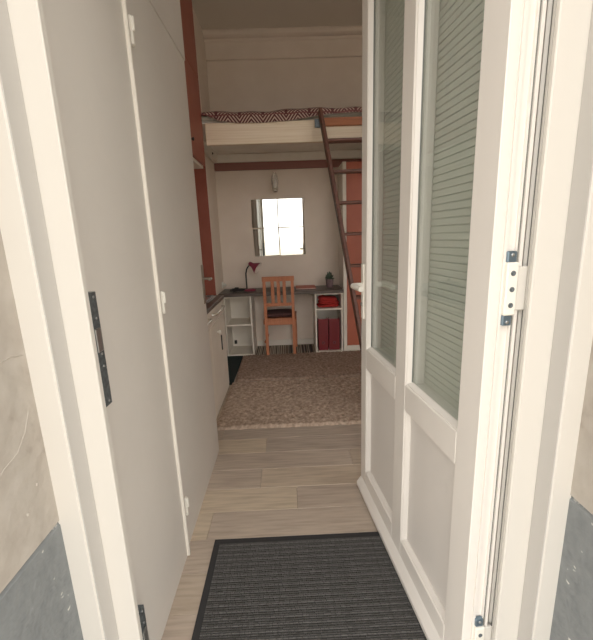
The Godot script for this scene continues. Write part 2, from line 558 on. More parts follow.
func build_floor() -> void:
	var o := structure("floor", W(0.4, 0, 2.5), "greyed oak plank flooring laid across the room", "floor")
	B(o, "subfloor", plain(rgb(70, 60, 50), 0.9), -1.25, RIGHT, -0.1, -0.012, 0.875, BACK, 0.0)
	var rng := RandomNumberGenerator.new()
	rng.seed = 4
	# courses of boards: depth of each joint, then the cross joints seen in the photograph
	var pitch := 0.172
	var z := 0.93
	var row := 0
	var firsts := [-0.62, 0.25, -0.1, -0.42, 0.0, -0.2, 0.34, -0.19, -0.5, 0.1]
	while z < BACK:
		var z1: float = min(z + pitch, BACK)
		var x: float = -1.15
		var nxt: float = firsts[row % firsts.size()]
		var last := -1
		while x < RIGHT:
			var x1: float = min(nxt, RIGHT)
			var k := rng.randi_range(0, 4)
			if k == last:
				k = (k + 1) % 5
			last = k
			B(o, "plank", mats.planks[k], x + 0.0006, x1 - 0.0006, -0.012, 0.0, z + 0.0006, z1 - 0.0006, 0.0012)
			x = x1
			nxt = x + 1.2
		z = z1
		row += 1

func build_frame() -> void:
	var o := structure("trim_1", W(0.05, 0, 0.8), "cream door frame with stepped casing around the glazed entrance door", "door frame")
	# left jamb and casing, plan view in (X, Z)
	var jl := PackedVector2Array([Vector2(-0.494, 0.800), Vector2(-0.440, 0.800), Vector2(-0.438, 0.802), Vector2(-0.438, 0.816), Vector2(-0.476, 0.816), Vector2(-0.476, 0.878), Vector2(-0.545, 0.878), Vector2(-0.545, 0.800)])
	part(o, "jamb", extrude(jl, 0.0, HEAD + 0.06, Vector3.RIGHT, Vector3.FORWARD, Vector3.UP), mats.frame, -o.position)
	var jr := PackedVector2Array([Vector2(0.594, 0.800), Vector2(0.535, 0.800), Vector2(0.532, 0.803), Vector2(0.532, 0.812), Vector2(0.540, 0.812), Vector2(0.540, 0.820), Vector2(0.535, 0.822), Vector2(0.535, 0.826), Vector2(0.541, 0.828), Vector2(0.541, 0.836), Vector2(0.533, 0.840), Vector2(0.533, 0.878), Vector2(0.639, 0.878), Vector2(0.639, 0.800)])
	part(o, "jamb", extrude(jr, 0.0, HEAD + 0.06, Vector3.RIGHT, Vector3.FORWARD, Vector3.UP), mats.frame, -o.position)
	B(o, "gasket", mats.gasket, 0.5365, 0.541, 0.02, HEAD, 0.8135, 0.8185, 0.001)
	B(o, "gasket", mats.gasket, 0.5375, 0.542, 0.02, HEAD, 0.8295, 0.8345, 0.001)
	B(o, "head", mats.frame, -0.494, 0.594, HEAD, HEAD + 0.06, 0.80, 0.878, 0.003)
	B(o, "casing", mats.frame, -0.552, -0.494, -0.015, HEAD + 0.06, 0.744, 0.800, 0.004)
	B(o, "casing", mats.frame, 0.594, 0.646, -0.015, HEAD + 0.06, 0.747, 0.800, 0.004)
	B(o, "casing", mats.frame, -0.552, 0.646, HEAD + 0.06, HEAD + 0.12, 0.744, 0.800, 0.004)
	# separate thin grey strip on the step of the casing
	B(o, "grey_strip", mats.casing_grey, -0.4945, -0.492, 0.0, HEAD + 0.06, 0.746, 0.7995, 0.0005)
	B(o, "grey_strip", mats.casing_grey, 0.592, 0.5945, 0.0, HEAD + 0.06, 0.749, 0.7995, 0.0005)
	# steel keeps screwed into the left rebate
	for k in [[0.943, 1.222], [0.10, 0.318]]:
		var y0: float = k[0]
		var y1: float = k[1]
		var s := B(o, "keep_plate", mats.dark_steel, -0.476, -0.4525, y0, y1, 0.824, 0.876, 0.001)
		s.set_meta("label", "long grey steel lock keep plate")
		var ym := lerpf(y0, y1, 0.60)
		B(s, "latch_box", mats.steel, -0.4525, -0.446, ym - 0.028, ym + 0.028, 0.838, 0.862, 0.0015)
		for f in [0.04, 0.36, 0.47, 0.78, 0.96]:
			var sc := part(s, "screw", lathe([Vector2(0.0035, 0), Vector2(0.0035, 0.001), Vector2(0.002, 0.0018), Vector2(0, 0.0018)], 8), mats.steel)
			sc.position = W(-0.4525, lerpf(y0, y1, f), 0.862) - s.global_position
			sc.rotation.z = -PI / 2

func build_left_door() -> void:
	# flush hinged door in the left wall
	var o := structure("door_2", W(-0.5, 0, 1.4), "flush light grey interior door with lever handle in the left wall", "door")
	B(o, "leaf", mats.left_paint, -0.525, -0.485, 0.02, 2.222, 1.392, 2.145, 0.002)
	B(o, "jamb", mats.left_trim, -0.565, -0.474, 0.0, 2.226, 1.360, 1.372, 0.003)
	B(o, "jamb_stop", mats.left_paint, -0.565, -0.478, 0.0, 2.226, 1.372, 1.388, 0.003)
	B(o, "jamb", mats.left_paint, -0.565, -0.53, 0.0, 2.226, 2.10, 2.165, 0.002)
	for y in [2.003, 1.105, 0.217]:
		var hg := B(o, "hinge", mats.knob, -0.4855, -0.473, y - 0.043, y + 0.043, 1.392, 1.412, 0.004)
		B(hg, "knuckle", mats.knob, -0.474, -0.466, y - 0.002, y + 0.040, 1.394, 1.404, 0.003)
	var pl := B(o, "handle_plate", mats.handle_steel, -0.485, -0.480, 0.975, 1.195, 2.092, 2.134, 0.003)
	var lv := part(pl, "lever", tube([W(-0.480, 1.118, 2.11), W(-0.452, 1.118, 2.11), W(-0.438, 1.118, 2.106), W(-0.434, 1.118, 2.098), W(-0.436, 1.117, 2.06)], 0.0075, 10), mats.handle_steel)
	lv.position = -pl.global_position

func build_glazed_door() -> void:
	var o := structure("door_1", W(0.449, 0.012, 0.820), "cream glazed entrance door standing open with two tall panes over panels", "door")
	o.rotation = Vector3(0, atan2(0.9942, -0.1072), 0)
	var H := 2.325
	var T := 0.074
	# local axes: x along the leaf from the hinge, z from the outside face (0) to the inside face (T)
	var lb := func(par: Node3D, called: String, m: Material, u0: float, u1: float, y0: float, y1: float, z0: float, z1: float, bv := 0.003) -> MeshInstance3D:
		var c := Vector3((u0 + u1) / 2, (y0 + y1) / 2, (z0 + z1) / 2)
		if par != o:
			c -= par.position
		return part(par, called, box_mesh(Vector3(u1 - u0, y1 - y0, z1 - z0), bv), m, c)
	# hinge stile with the hardware groove in its edge
	var st := PackedVector2Array([Vector2(0.002, 0), Vector2(0.089, 0), Vector2(0.091, 0.002), Vector2(0.091, T), Vector2(0, T), Vector2(0, 0.066), Vector2(0.004, 0.066), Vector2(0.004, 0.060), Vector2(0, 0.060), Vector2(0, 0.056), Vector2(0.006, 0.056), Vector2(0.006, 0.036), Vector2(0, 0.036), Vector2(0, 0.028), Vector2(0.004, 0.028), Vector2(0.004, 0.022), Vector2(0, 0.022), Vector2(0, 0.002)])
	part(o, "stile", extrude(st, 0.0, H, Vector3.RIGHT, Vector3.BACK, Vector3.UP), mats.leaf)
	lb.call(o, "gasket", mats.gasket, 0.0015, 0.0045, 0.01, H - 0.01, 0.0615, 0.0645, 0.0005)
	lb.call(o, "stile", mats.leaf, 0.877, 0.954, 0.0, H, 0.0, T)
	lb.call(o, "mullion", mats.leaf, 0.430, 0.519, 0.0, H, 0.0, T)
	for c in [[0.091, 0.430], [0.519, 0.877]]:
		var a: float = c[0]
		var b: float = c[1]
		lb.call(o, "rail", mats.leaf, a, b, 0.0, 0.125, 0.0, T)
		lb.call(o, "rail", mats.leaf, a, b, 0.685, 0.785, 0.0, T)
		lb.call(o, "rail", mats.leaf, a, b, 2.235, H, 0.0, T)
		# solid lower panel with beads
		lb.call(o, "panel", mats.leaf_panel, a, b, 0.125, 0.685, 0.022, 0.052, 0.002)
		# glazing
		var g = lb.call(o, "pane", mats.glass, a, b, 0.785, 2.235, 0.024, 0.0285, 0.0)
		g.set_meta("label", "clear glass pane with a venetian blind behind it")
		# beads of both openings: a sloping quarter section on the outside
		for r in [[0.125, 0.685, 0.022], [0.785, 2.235, 0.024]]:
			var y0: float = r[0]
			var y1: float = r[1]
			var d: float = r[2]
			var w := 0.012
			part(o, "bead", extrude(PackedVector2Array([Vector2(a, 0.005), Vector2(a + 0.004, 0.005), Vector2(a + w, d - 0.004), Vector2(a + w, d), Vector2(a, d)]), y0, y1, Vector3.RIGHT, Vector3.BACK, Vector3.UP), mats.leaf)
			part(o, "bead", extrude(PackedVector2Array([Vector2(b, 0.005), Vector2(b - 0.004, 0.005), Vector2(b - w, d - 0.004), Vector2(b - w, d), Vector2(b, d)]), y0, y1, Vector3.RIGHT, Vector3.BACK, Vector3.UP), mats.leaf)
			part(o, "bead", extrude(PackedVector2Array([Vector2(y0, 0.005), Vector2(y0 + 0.004, 0.005), Vector2(y0 + w, d - 0.004), Vector2(y0 + w, d), Vector2(y0, d)]), a + 0.004, b - 0.004, Vector3.UP, Vector3.BACK, Vector3.RIGHT), mats.leaf)
			part(o, "bead", extrude(PackedVector2Array([Vector2(y1, 0.005), Vector2(y1 - 0.004, 0.005), Vector2(y1 - w, d - 0.004), Vector2(y1 - w, d), Vector2(y1, d)]), a + 0.004, b - 0.004, Vector3.UP, Vector3.BACK, Vector3.RIGHT), mats.leaf)
		for e in [a, b - 0.004]:
			lb.call(o, "glazing_gasket", mats.gasket, e if e == a else e - 0.0125 + 0.004 - 0.0005, (e + 0.0135) if e == a else e + 0.004, 0.797, 2.223, 0.0195, 0.0238, 0.0005)
	# weather bar at the foot
	var wb := PackedVector2Array([Vector2(0, 0.0), Vector2(0, -0.024), Vector2(0.018, -0.024), Vector2(0.044, -0.006), Vector2(0.05, 0.0)])
	part(o, "weather_bar", extrude(wb, 0.012, 0.952, Vector3.UP, Vector3.BACK, Vector3.RIGHT), mats.leaf, Vector3(0, 0.002, 0))
	# lever handle with long plate, outside; its twin inside
	for side in [-1.0, 1.0]:
		var zf := 0.0 if side < 0 else T
		var zm: float = zf + side * 0.004
		var pl = lb.call(o, "handle_plate", mats.knob, 0.905, 0.935, 0.925, 1.185, min(zf, zf + side * 0.008), max(zf, zf + side * 0.008), 0.003)
		var lv := part(pl, "lever", tube([Vector3(0.92, 1.085, zm), Vector3(0.92, 1.085, zf + side * 0.042), Vector3(0.916, 1.085, zf + side * 0.052), Vector3(0.904, 1.085, zf + side * 0.056), Vector3(0.86, 1.085, zf + side * 0.055), Vector3(0.805, 1.083, zf + side * 0.048)], 0.0125, 12), mats.knob)
		lv.position = -pl.position
		var cy := part(pl, "lock_cylinder", tube([Vector3(0.92, 0.995, zm), Vector3(0.92, 0.995, zf + side * 0.013)], 0.0085, 12), mats.steel)
		cy.position = -pl.position
	# hinge side fittings in the edge groove
	for yc in [1.186, 0.175]:
		var s = lb.call(o, "hinge_fitting", mats.knob, -0.012, 0.006, yc - 0.060, yc + 0.060, 0.032, 0.060, 0.003)
		s.set_meta("label", "pale hinge block with three screw holes between blue steel ends")
		for e in [-1, 1]:
			var ep = lb.call(s, "end_plate", mats.blue_steel, -0.007, 0.005, yc + e * 0.072 - 0.0125, yc + e * 0.072 + 0.0125, 0.034, 0.056, 0.002)
			ep.name = "end_plate" if e < 0 else "end_plate_001"
			var sc := part(s, "screw", lathe([Vector2(0.0042, 0), Vector2(0.0042, 0.0012), Vector2(0.0025, 0.002), Vector2(0, 0.002)], 10), mats.steel)
			sc.position = Vector3(-0.007, yc + e * 0.076, 0.045) - s.position
			sc.rotation.z = PI / 2
		for k in [-1, 0, 1]:
			var sc := part(s, "screw", lathe([Vector2(0.006, 0), Vector2(0.006, 0.001), Vector2(0.004, 0.0016), Vector2(0.003, 0.0006), Vector2(0, 0.0006)], 12), mats.dark_steel)
			sc.position = Vector3(-0.012, yc + k * 0.036, 0.046) - s.position
			sc.rotation.z = PI / 2
		lb.call(s, "pivot_arm", mats.frame, -0.006, 0.003, yc - 0.05, yc + 0.05, 0.060, 0.086, 0.002)
	# venetian blinds fixed to the inside of the leaf
	for c in [[0.091, 0.430, "nearer the hinges"], [0.519, 0.877, "nearer the lever handle"]]:
		var bl := thing("venetian_blind", Vector3.ZERO, "closed pale grey venetian blind behind the pane " + c[2], "blind", "blinds on the glazed door")
		bl.transform = o.transform * Transform3D(Basis.IDENTITY, Vector3((c[0] + c[1]) / 2, 0.76, T))
		var w: float = c[1] - c[0] + 0.03
		part(bl, "head_rail", box_mesh(Vector3(w, 0.03, 0.024), 0.002), mats.slat, Vector3(0, 1.51, 0.013))
		part(bl, "bottom_rail", box_mesh(Vector3(w, 0.016, 0.014), 0.002), mats.slat, Vector3(0, 0.013, 0.010))
		var n := 66
		var st2 := begin()
		add_box(st2, Vector3(0, 0, 0.004), Vector3(w, 0.0190, 0.008), 0.001)
		add_box(st2, Vector3(0, 0.0105, 0.0095), Vector3(w, 0.0080, 0.003), 0.0004)
		var slat_mesh := finish(st2)
		for k in n:
			part(bl, "slat", slat_mesh, mats.slat, Vector3(0, 0.034 + k * 0.0221, 0.004))
		for s in [-1, 1]:
			part(bl, "cord", tube([Vector3(s * w * 0.36, 0.012, 0.017), Vector3(s * w * 0.36, 1.5, 0.017)], 0.0008, 5), mats.slat)

func build_loft() -> void:
	var o := thing("loft_platform", W(0.5, 2.08, 3.9), "pale pine loft bed platform carried over the desk", "loft bed")
	B(o, "front_beam", mats.pine, -0.628, RIGHT - 0.005, 2.085, 2.250, 3.30, 3.345, 0.004)
	B(o, "ledger", mats.white_board, -0.79, RIGHT - 0.005, 2.172, 2.258, BACK - 0.045, BACK - 0.002, 0.004)
	var rail := B(o, "lower_ledger", mats.maroon, -0.79, RIGHT - 0.005, 2.088, 2.170, BACK - 0.030, BACK - 0.002, 0.003)
	rail.set_meta("label", "maroon painted board under the white ledger")
	var n := 8
	for k in n:
		var z0 := 3.35 + k * (BACK - 0.05 - 3.35) / n
		B(o, "deck_board", mats.white_board, -0.785, RIGHT - 0.01, 2.2595, 2.2755, z0 + 0.0015, z0 + (BACK - 0.05 - 3.35) / n - 0.0015, 0.002)
	B(o, "cleat", mats.white_board, -0.785, -0.745, 2.17, 2.2590, 3.90, BACK - 0.05, 0.003)
	var knob := part(o, "bolt", lathe([Vector2(0.011, 0), Vector2(0.011, 0.006), Vector2(0.006, 0.009), Vector2(0, 0.009)], 12), mats.black_iron)
	knob.position = W(-0.745, 2.21, 4.2) - o.position
	knob.rotation.z = -PI / 2
	# mattress and printed cover
	var mt := thing("mattress", W(0.5, 2.276, 3.95), "thin mattress lying on the loft platform under a patterned cover", "mattress")
	B(mt, "body", mats.white_board, -0.70, RIGHT - 0.03, 2.277, 2.325, 3.36, BACK - 0.06, 0.02)
	var q := thing("bed_cover", W(0.5, 2.33, 3.6), "maroon and cream zigzag patterned cover hanging over the loft edge", "bed cover")
	var low := func(x: float) -> float:
		var pts := [[-0.70, 2.318], [-0.60, 2.300], [-0.50, 2.258], [-0.36, 2.240], [-0.20, 2.236], [0.0, 2.244], [0.15, 2.256], [0.27, 2.276], [0.45, 2.292], [0.8, 2.29], [2.0, 2.28]]
		for i in pts.size() - 1:
			if x <= pts[i + 1][0]:
				var t: float = clampf((x - pts[i][0]) / (pts[i + 1][0] - pts[i][0]), 0, 1)
				return lerpf(pts[i][1], pts[i + 1][1], t)
		return 2.28
	var fn := func(u: float, v: float) -> Vector3:
		var x := lerpf(-0.69, RIGHT - 0.04, u)
		var yb: float = low.call(x)
		var top := 2.338 + 0.006 * sin(x * 9.0) + 0.004 * sin(x * 23.0 + 1.0) + 0.012 * smoothstep(-0.6, 0.6, x)
		var ripple := 0.004 * sin(x * 31.0) + 0.003 * sin(x * 14.0 + 2.0)
		if v < 0.72:
			var t := v / 0.72
			return Vector3(x, top + 0.004 * sin(x * 7 + t * 9), -lerpf(BACK - 0.06, 3.34, t)) - q.position
		var s := (v - 0.72) / 0.28
		var y := lerpf(top, yb, smoothstep(0.0, 1.0, s) * 0.5 + s * 0.5)
		return Vector3(x, y, -(3.34 - 0.052 * sin(min(s * 2.2, 1.0) * PI / 2) + ripple * s)) - q.position
	# the print follows the cloth: metres along the bed, metres down or back from the fold
	part(q, "cloth", sheet(160, 36, fn, Vector3(0, 1, 1), Vector2(1.0 / 1.5, 1.0 / 0.46)), mats.quilt)

func build_upper_cabinet() -> void:
	var o := thing("wall_cabinet", W(-0.9, 1.91, 2.75), "tall brick red cabinet hanging above the kitchenette up to the ceiling", "cabinet")
	B(o, "body", mats.white_board, -1.148, -0.668, 1.905, CEIL - 0.004, 2.17, 3.295, 0.002)
	var zs := [2.18, 2.735, 3.29]
	for k in 2:
		var d := B(o, "door", mats.red_paint, -0.668, -0.646, 1.925, 2.56, zs[k] + 0.002, zs[k + 1] - 0.002, 0.003)
		var kn := part(d, "knob", lathe([Vector2(0.005, 0), Vector2(0.005, 0.012), Vector2(0.012, 0.016), Vector2(0.013, 0.022), Vector2(0.009, 0.027), Vector2(0, 0.028)], 14), mats.black_iron)
		kn.position = W(-0.646, 2.02, zs[1] + (-0.05 if k == 0 else 0.09)) - d.global_position
		kn.rotation.z = -PI / 2
		B(o, "door", mats.red_paint, -0.668, -0.646, 2.565, CEIL - 0.01, zs[k] + 0.002, zs[k + 1] - 0.002, 0.003)

func build_kitchen() -> void:
	var o := thing("kitchen_unit", W(-0.87, 0, 2.75), "cream kitchenette base unit with dark worktop against the left alcove", "kitchen unit")
	B(o, "plinth", mats.white_board, -1.14, -0.590, 0, 0.03, 2.19, 3.255, 0.002)
	B(o, "body", mats.white_board, -1.145, -0.605, 0.03, 0.822, 2.18, 3.262, 0.002)
	B(o, "worktop", mats.desk, -1.148, -0.575, 0.822, 0.852, 2.17, 3.268, 0.004)
	var dz := [2.185, 2.66, 3.258]
	for k in 2:
		var dr := B(o, "drawer", mats.white_board, -0.605, -0.587, 0.70, 0.815, dz[k] + 0.002, dz[k + 1] - 0.002, 0.003)
		var zm: float = (dz[k] + dz[k + 1]) / 2
		var h := part(dr, "handle", tube([W(-0.587, 0.775, zm - 0.19), W(-0.560, 0.775, zm - 0.185), W(-0.556, 0.775, zm - 0.17), W(-0.556, 0.775, zm + 0.17), W(-0.560, 0.775, zm + 0.185), W(-0.587, 0.775, zm + 0.19)], 0.007, 10), mats.chrome)
		h.position = -dr.global_position
		var d := B(o, "door", mats.white_board, -0.605, -0.587, 0.032, 0.695, dz[k] + 0.002, dz[k + 1] - 0.002, 0.003)
		var kn := part(d, "knob", lathe([Vector2(0.006, 0), Vector2(0.006, 0.012), Vector2(0.015, 0.018), Vector2(0.016, 0.026), Vector2(0.010, 0.032), Vector2(0, 0.033)], 14), mats.knob)
		kn.position = W(-0.587, 0.61, dz[k] + 0.24) - d.global_position
		kn.rotation.z = -PI / 2
		if k == 1:
			B(d, "catch", mats.black_iron, -0.587, -0.578, 0.42, 0.55, 3.028, 3.040, 0.002)
	# sink bowl let into the worktop and a pan beside it
	var s := thing("sink", W(-0.82, 0.853, 3.0), "stainless steel sink tray set in the dark kitchenette worktop", "sink")
	B(s, "rim", mats.steel, -1.02, -0.63, 0.8525, 0.858, 2.86, 3.2, 0.002)
	for w in [[-1.0, -0.99, 2.88, 3.18], [-0.66, -0.65, 2.88, 3.18], [-0.99, -0.66, 2.88, 2.89], [-0.99, -0.66, 3.17, 3.18]]:
		B(s, "lip", mats.steel, w[0], w[1], 0.858, 0.868, w[2], w[3], 0.002)
	var p := thing("saucepan", W(-0.72, 0.8525, 2.66), "black saucepan with lid standing on the kitchenette worktop", "saucepan")
	part(p, "body", lathe([Vector2(0, 0), Vector2(0.075, 0), Vector2(0.082, 0.008), Vector2(0.084, 0.075), Vector2(0.087, 0.078), Vector2(0, 0.079)], 28), mats.black_iron)
	part(p, "lid", lathe([Vector2(0.087, 0.079), Vector2(0.084, 0.086), Vector2(0.03, 0.098), Vector2(0, 0.099)], 28), mats.black_iron)
	part(p, "lid_knob", lathe([Vector2(0.006, 0.098), Vector2(0.006, 0.108), Vector2(0.016, 0.112), Vector2(0.016, 0.120), Vector2(0, 0.124)], 16), mats.black_iron)
	part(p, "handle", tube([Vector3(0, 0.06, 0.082), Vector3(0, 0.065, 0.14), Vector3(0, 0.07, 0.24)], 0.009, 8), mats.black_iron)

func build_cupboard() -> void:
	var o := thing("cupboard", W(1.1, 0, 4.35), "built-in cupboard with orange red panel doors in a white frame behind the ladder", "cupboard")
	B(o, "side", mats.white_board, 0.612, 0.652, 0, 2.082, 4.165, BACK - 0.032, 0.003)
	B(o, "base", mats.white_board, 0.652, 1.55, 0, 0.066, 4.170, BACK - 0.032, 0.003)
	B(o, "side", mats.white_board, 1.55, 1.59, 0, 2.082, 4.165, BACK - 0.032, 0.003)
	B(o, "back", mats.white_board, 0.652, 1.55, 0.066, 2.082, 4.20, BACK - 0.032, 0.0)
	for c in [[0.654, 1.10], [1.103, 1.548]]:
		for r in [[0.068, 0.998], [1.001, 1.355], [1.358, 2.080]]:
			B(o, "door", mats.orange_paint, c[0], c[1], r[0], r[1], 4.172, 4.198, 0.003)

func shelf_unit(x0: float, x1: float, mid: float, label: String) -> Node3D:
	var o := thing("shelf_unit", W((x0 + x1) / 2, 0, 4.33), label, "shelf unit", "white shelf units under the desk")
	var t := 0.018
	var top := 0.698
	B(o, "side", mats.white_board, x0, x0 + t, 0, top, 4.15, 4.515, 0.0015)
	B(o, "side", mats.white_board, x1 - t, x1, 0, top, 4.15, 4.515, 0.0015)
	B(o, "top", mats.white_board, x0 + t, x1 - t, top - t, top, 4.15, 4.515, 0.0015)
	B(o, "shelf", mats.white_board, x0 + t, x1 - t, mid - t / 2, mid + t / 2, 4.152, 4.515, 0.0015)
	B(o, "bottom", mats.white_board, x0 + t, x1 - t, 0.0, t, 4.15, 4.515, 0.0015)
	B(o, "back", mats.white_board, x0, x1, 0.0, top, 4.515, 4.523, 0.0)
	return o

func build_desk() -> void:
	var d := thing("desk", W(-0.09, 0.70, 4.33), "long dark grey brown desk board resting on two white shelf units", "desk")
	B(d, "board", mats.desk, -0.790, 0.608, 0.700, 0.737, 4.115, BACK - 0.004, 0.004)
	shelf_unit(-0.745, -0.432, 0.365, "empty white open shelf unit carrying the lamp end of the desk")
	shelf_unit(0.285, 0.602, 0.512, "white open shelf unit holding red cloth and red files")
	for k in 2:
		var x0: float = 0.318 + k * 0.134
		var f := thing("magazine_file", W(x0 + 0.056, 0.018, 4.3), ["dark red magazine file on the shelf side facing the chair", "dark red magazine file on the shelf side facing the cupboard"][k], "magazine file", "red files in the shelf unit")
		f.rotation.y = 0.03 * (1 - 2 * k)
		var w := 0.112 if k == 0 else 0.122
		part(f, "spine", box_mesh(Vector3(w, 0.375, 0.006), 0.002), mats.red_file, Vector3(0, 0.1885, 0.117))
		for s in [-1, 1]:
			part(f, "side", extrude(PackedVector2Array([Vector2(-0.117, 0.001), Vector2(0.115, 0.001), Vector2(0.115, 0.376), Vector2(0.02, 0.376), Vector2(-0.117, 0.16)]), s * w / 2 - s * 0.004, s * w / 2, Vector3.BACK, Vector3.UP, Vector3.RIGHT), mats.red_file)
		part(f, "base", box_mesh(Vector3(w - 0.008, 0.005, 0.23), 0.001), mats.red_file, Vector3(0, 0.0035, -0.002))
		part(f, "finger_ring", lathe([Vector2(0.012, 0), Vector2(0.016, 0.002), Vector2(0.012, 0.004)], 16), mats.dark_steel, Vector3(0, 0.09, 0.119), Vector3(PI / 2, 0, 0))
	# folded red cloth in the upper compartment
	var c := thing("folded_cloth", W(0.445, 0.5215, 4.30), "crumpled bright red cloth folded in the top compartment of the shelf", "cloth")
	var nz := FastNoiseLite.new()
	nz.seed = 12
	nz.frequency = 1.0
	for k in 3:
		var y0 := 0.001 + k * 0.036
		var hw := 0.128 - k * 0.012
		var fn := func(u: float, v: float) -> Vector3:
			var th := u * TAU
			var ph := (v - 0.5) * PI
			var cs := pow(abs(cos(ph)), 0.35)
			var x: float = sign(cos(th)) * pow(abs(cos(th)), 0.45) * hw * cs
			var z: float = sign(sin(th)) * pow(abs(sin(th)), 0.45) * 0.12 * cs
			var y: float = 0.0195 + 0.0185 * sin(ph)
			var nn := nz.get_noise_3d(x * 18.0, y * 30.0 + k * 5.0, z * 18.0)
			return Vector3(x * (1.0 + 0.10 * nn) + 0.008 * (k % 2), y0 + y + (0.010 * nn + 0.012 * sin(x * 16.0 + k * 2.0)) * smoothstep(0.3, 0.9, v) + 0.010 * (0.0 if k < 2 else 1.0) * smoothstep(0.4, 1.0, v), z * (1.0 + 0.08 * nn))
		part(c, "fold", sheet(40, 14, fn, Vector3.UP), mats.red_cloth)

func build_ladder() -> void:
	var o := thing("loft_ladder", W(0.85, 0, 2.75), "dark brown wooden ladder leaning against the loft beam", "ladder")
	# stile axis: foot to top, at eye level and at the beam as seen in the photograph
	var foot := W(0.609, 0.028, 2.627)
	var top := W(0.302, 2.275, 3.225)
	var side := Vector3(0.44, 0, 0.01)
	var d := (top - foot).normalized()
	for k in 2:
		var a := foot + side * k
		var b := top + side * k
		var y := (b - a).normalized()
		var x := y.cross(Vector3.FORWARD).normalized() * -1.0
		x = (Vector3.RIGHT - y * y.dot(Vector3.RIGHT)).normalized()
		var z := x.cross(y)
		var st := begin()
		add_box(st, Vector3.ZERO, Vector3(0.028, (b - a).length() + 0.02, 0.085), 0.004)
		var p := part(o, "stile", finish(st), mats.ladder_wood)
		p.transform = Transform3D(Basis(x, y, z), (a + b) / 2 + Vector3(0, 0.012, 0) - o.position)
	for yv in [2.055, 1.815, 1.575, 1.335, 1.095, 0.855, 0.615, 0.375, 0.135]:
		var t: float = (yv - 0.028) / 2.247
		var c := foot.lerp(top, t) + side * 0.5
		part(o, "tread", box_mesh(Vector3(0.414, 0.022, 0.085), 0.004), mats.ladder_wood, c - o.position, Vector3(0, atan2(-0.01, 0.44), 0))
	# bearer the ladder hooks on, screwed to the beam, with its bracket
	var pl := thing("ladder_bearer", W(0.6, 2.2, 3.28), "orange brown wooden batten fixed to the loft beam behind the ladder top", "batten")
	B(pl, "batten", mats.ladder_plate, 0.335, 0.84, 2.195, 2.256, 3.270, 3.299, 0.003)
	B(pl, "bracket", mats.dark_steel, 0.262, 0.305, 2.188, 2.252, 3.280, 3.299, 0.002)

func build_chair() -> void:
	var o := thing("dining_chair", W(-0.117, 0, 4.22), "orange pine chair with slatted back and dark cushion pushed under the desk", "chair")
	var m = mats.chair_wood
	var px := [-0.155, 0.155]
	for s in [-1.0, 1.0]:
		# rear post: straight leg, then the back raked towards the camera
		var prof := PackedVector2Array([Vector2(0.125, 0.026), Vector2(0.155, 0.026), Vector2(0.160, 0.42), Vector2(0.176, 0.70), Vector2(0.206, 0.915), Vector2(0.182, 0.918), Vector2(0.146, 0.70), Vector2(0.124, 0.42)])
		var xo: float = s * 0.153
		part(o, "post", extrude(prof, xo - 0.016, xo + 0.016, Vector3.BACK, Vector3.UP, Vector3.RIGHT), m)
		B(o, "leg", m, -0.117 + s * 0.178 - 0.016, -0.117 + s * 0.178 + 0.016, 0.005, 0.43, 4.22 + 0.195, 4.22 + 0.227, 0.003)
		part(o, "side_rail", box_mesh(Vector3(0.018, 0.05, 0.32), 0.002), m, Vector3(s * 0.166, 0.40, -0.035), Vector3(0, s * 0.075, 0))
		part(o, "stretcher", box_mesh(Vector3(0.014, 0.026, 0.32), 0.002), m, Vector3(s * 0.166, 0.17, -0.035), Vector3(0, s * 0.075, 0))
	part(o, "top_rail", box_mesh(Vector3(0.35, 0.052, 0.020), 0.004), m, Vector3(0, 0.893, 0.192), Vector3(0.14, 0, 0))
	part(o, "lower_rail", box_mesh(Vector3(0.276, 0.036, 0.018), 0.003), m, Vector3(0, 0.605, 0.154), Vector3(0.06, 0, 0))
	for x in [-0.064, 0.0, 0.064]:
		part(o, "back_slat", box_mesh(Vector3(0.036, 0.262, 0.010), 0.002), m, Vector3(x, 0.745, 0.171), Vector3(0.105, 0, 0))
	part(o, "rear_rail", box_mesh(Vector3(0.276, 0.056, 0.018), 0.002), m, Vector3(0, 0.398, 0.142))
	part(o, "front_rail", box_mesh(Vector3(0.324, 0.05, 0.018), 0.002), m, Vector3(0, 0.40, -0.211))
	part(o, "seat", extrude(PackedVector2Array([Vector2(-0.168, 0.150), Vector2(0.168, 0.150), Vector2(0.198, -0.235), Vector2(-0.198, -0.235)]), 0.428, 0.446, Vector3.RIGHT, Vector3.BACK, Vector3.UP), m)
	# cushion rests on the seat
	var c := thing("seat_cushion", W(-0.117, 0.447, 4.25), "dark maroon seat cushion on the pine chair", "cushion")
	var fn := func(u: float, v: float) -> Vector3:
		var th := u * TAU
		var ph := (v - 0.5) * PI
		var cs := pow(abs(cos(ph)), 0.3)
		var x: float = sign(cos(th)) * pow(abs(cos(th)), 0.3) * 0.168 * cs
		var z: float = sign(sin(th)) * pow(abs(sin(th)), 0.3) * 0.165 * cs
		return Vector3(x, 0.026 + 0.025 * sin(ph) + 0.003 * sin(x * 20.0) * max(sin(ph), 0.0), z)
	part(c, "pad", sheet(48, 14, fn, Vector3.UP), mats.cushion)

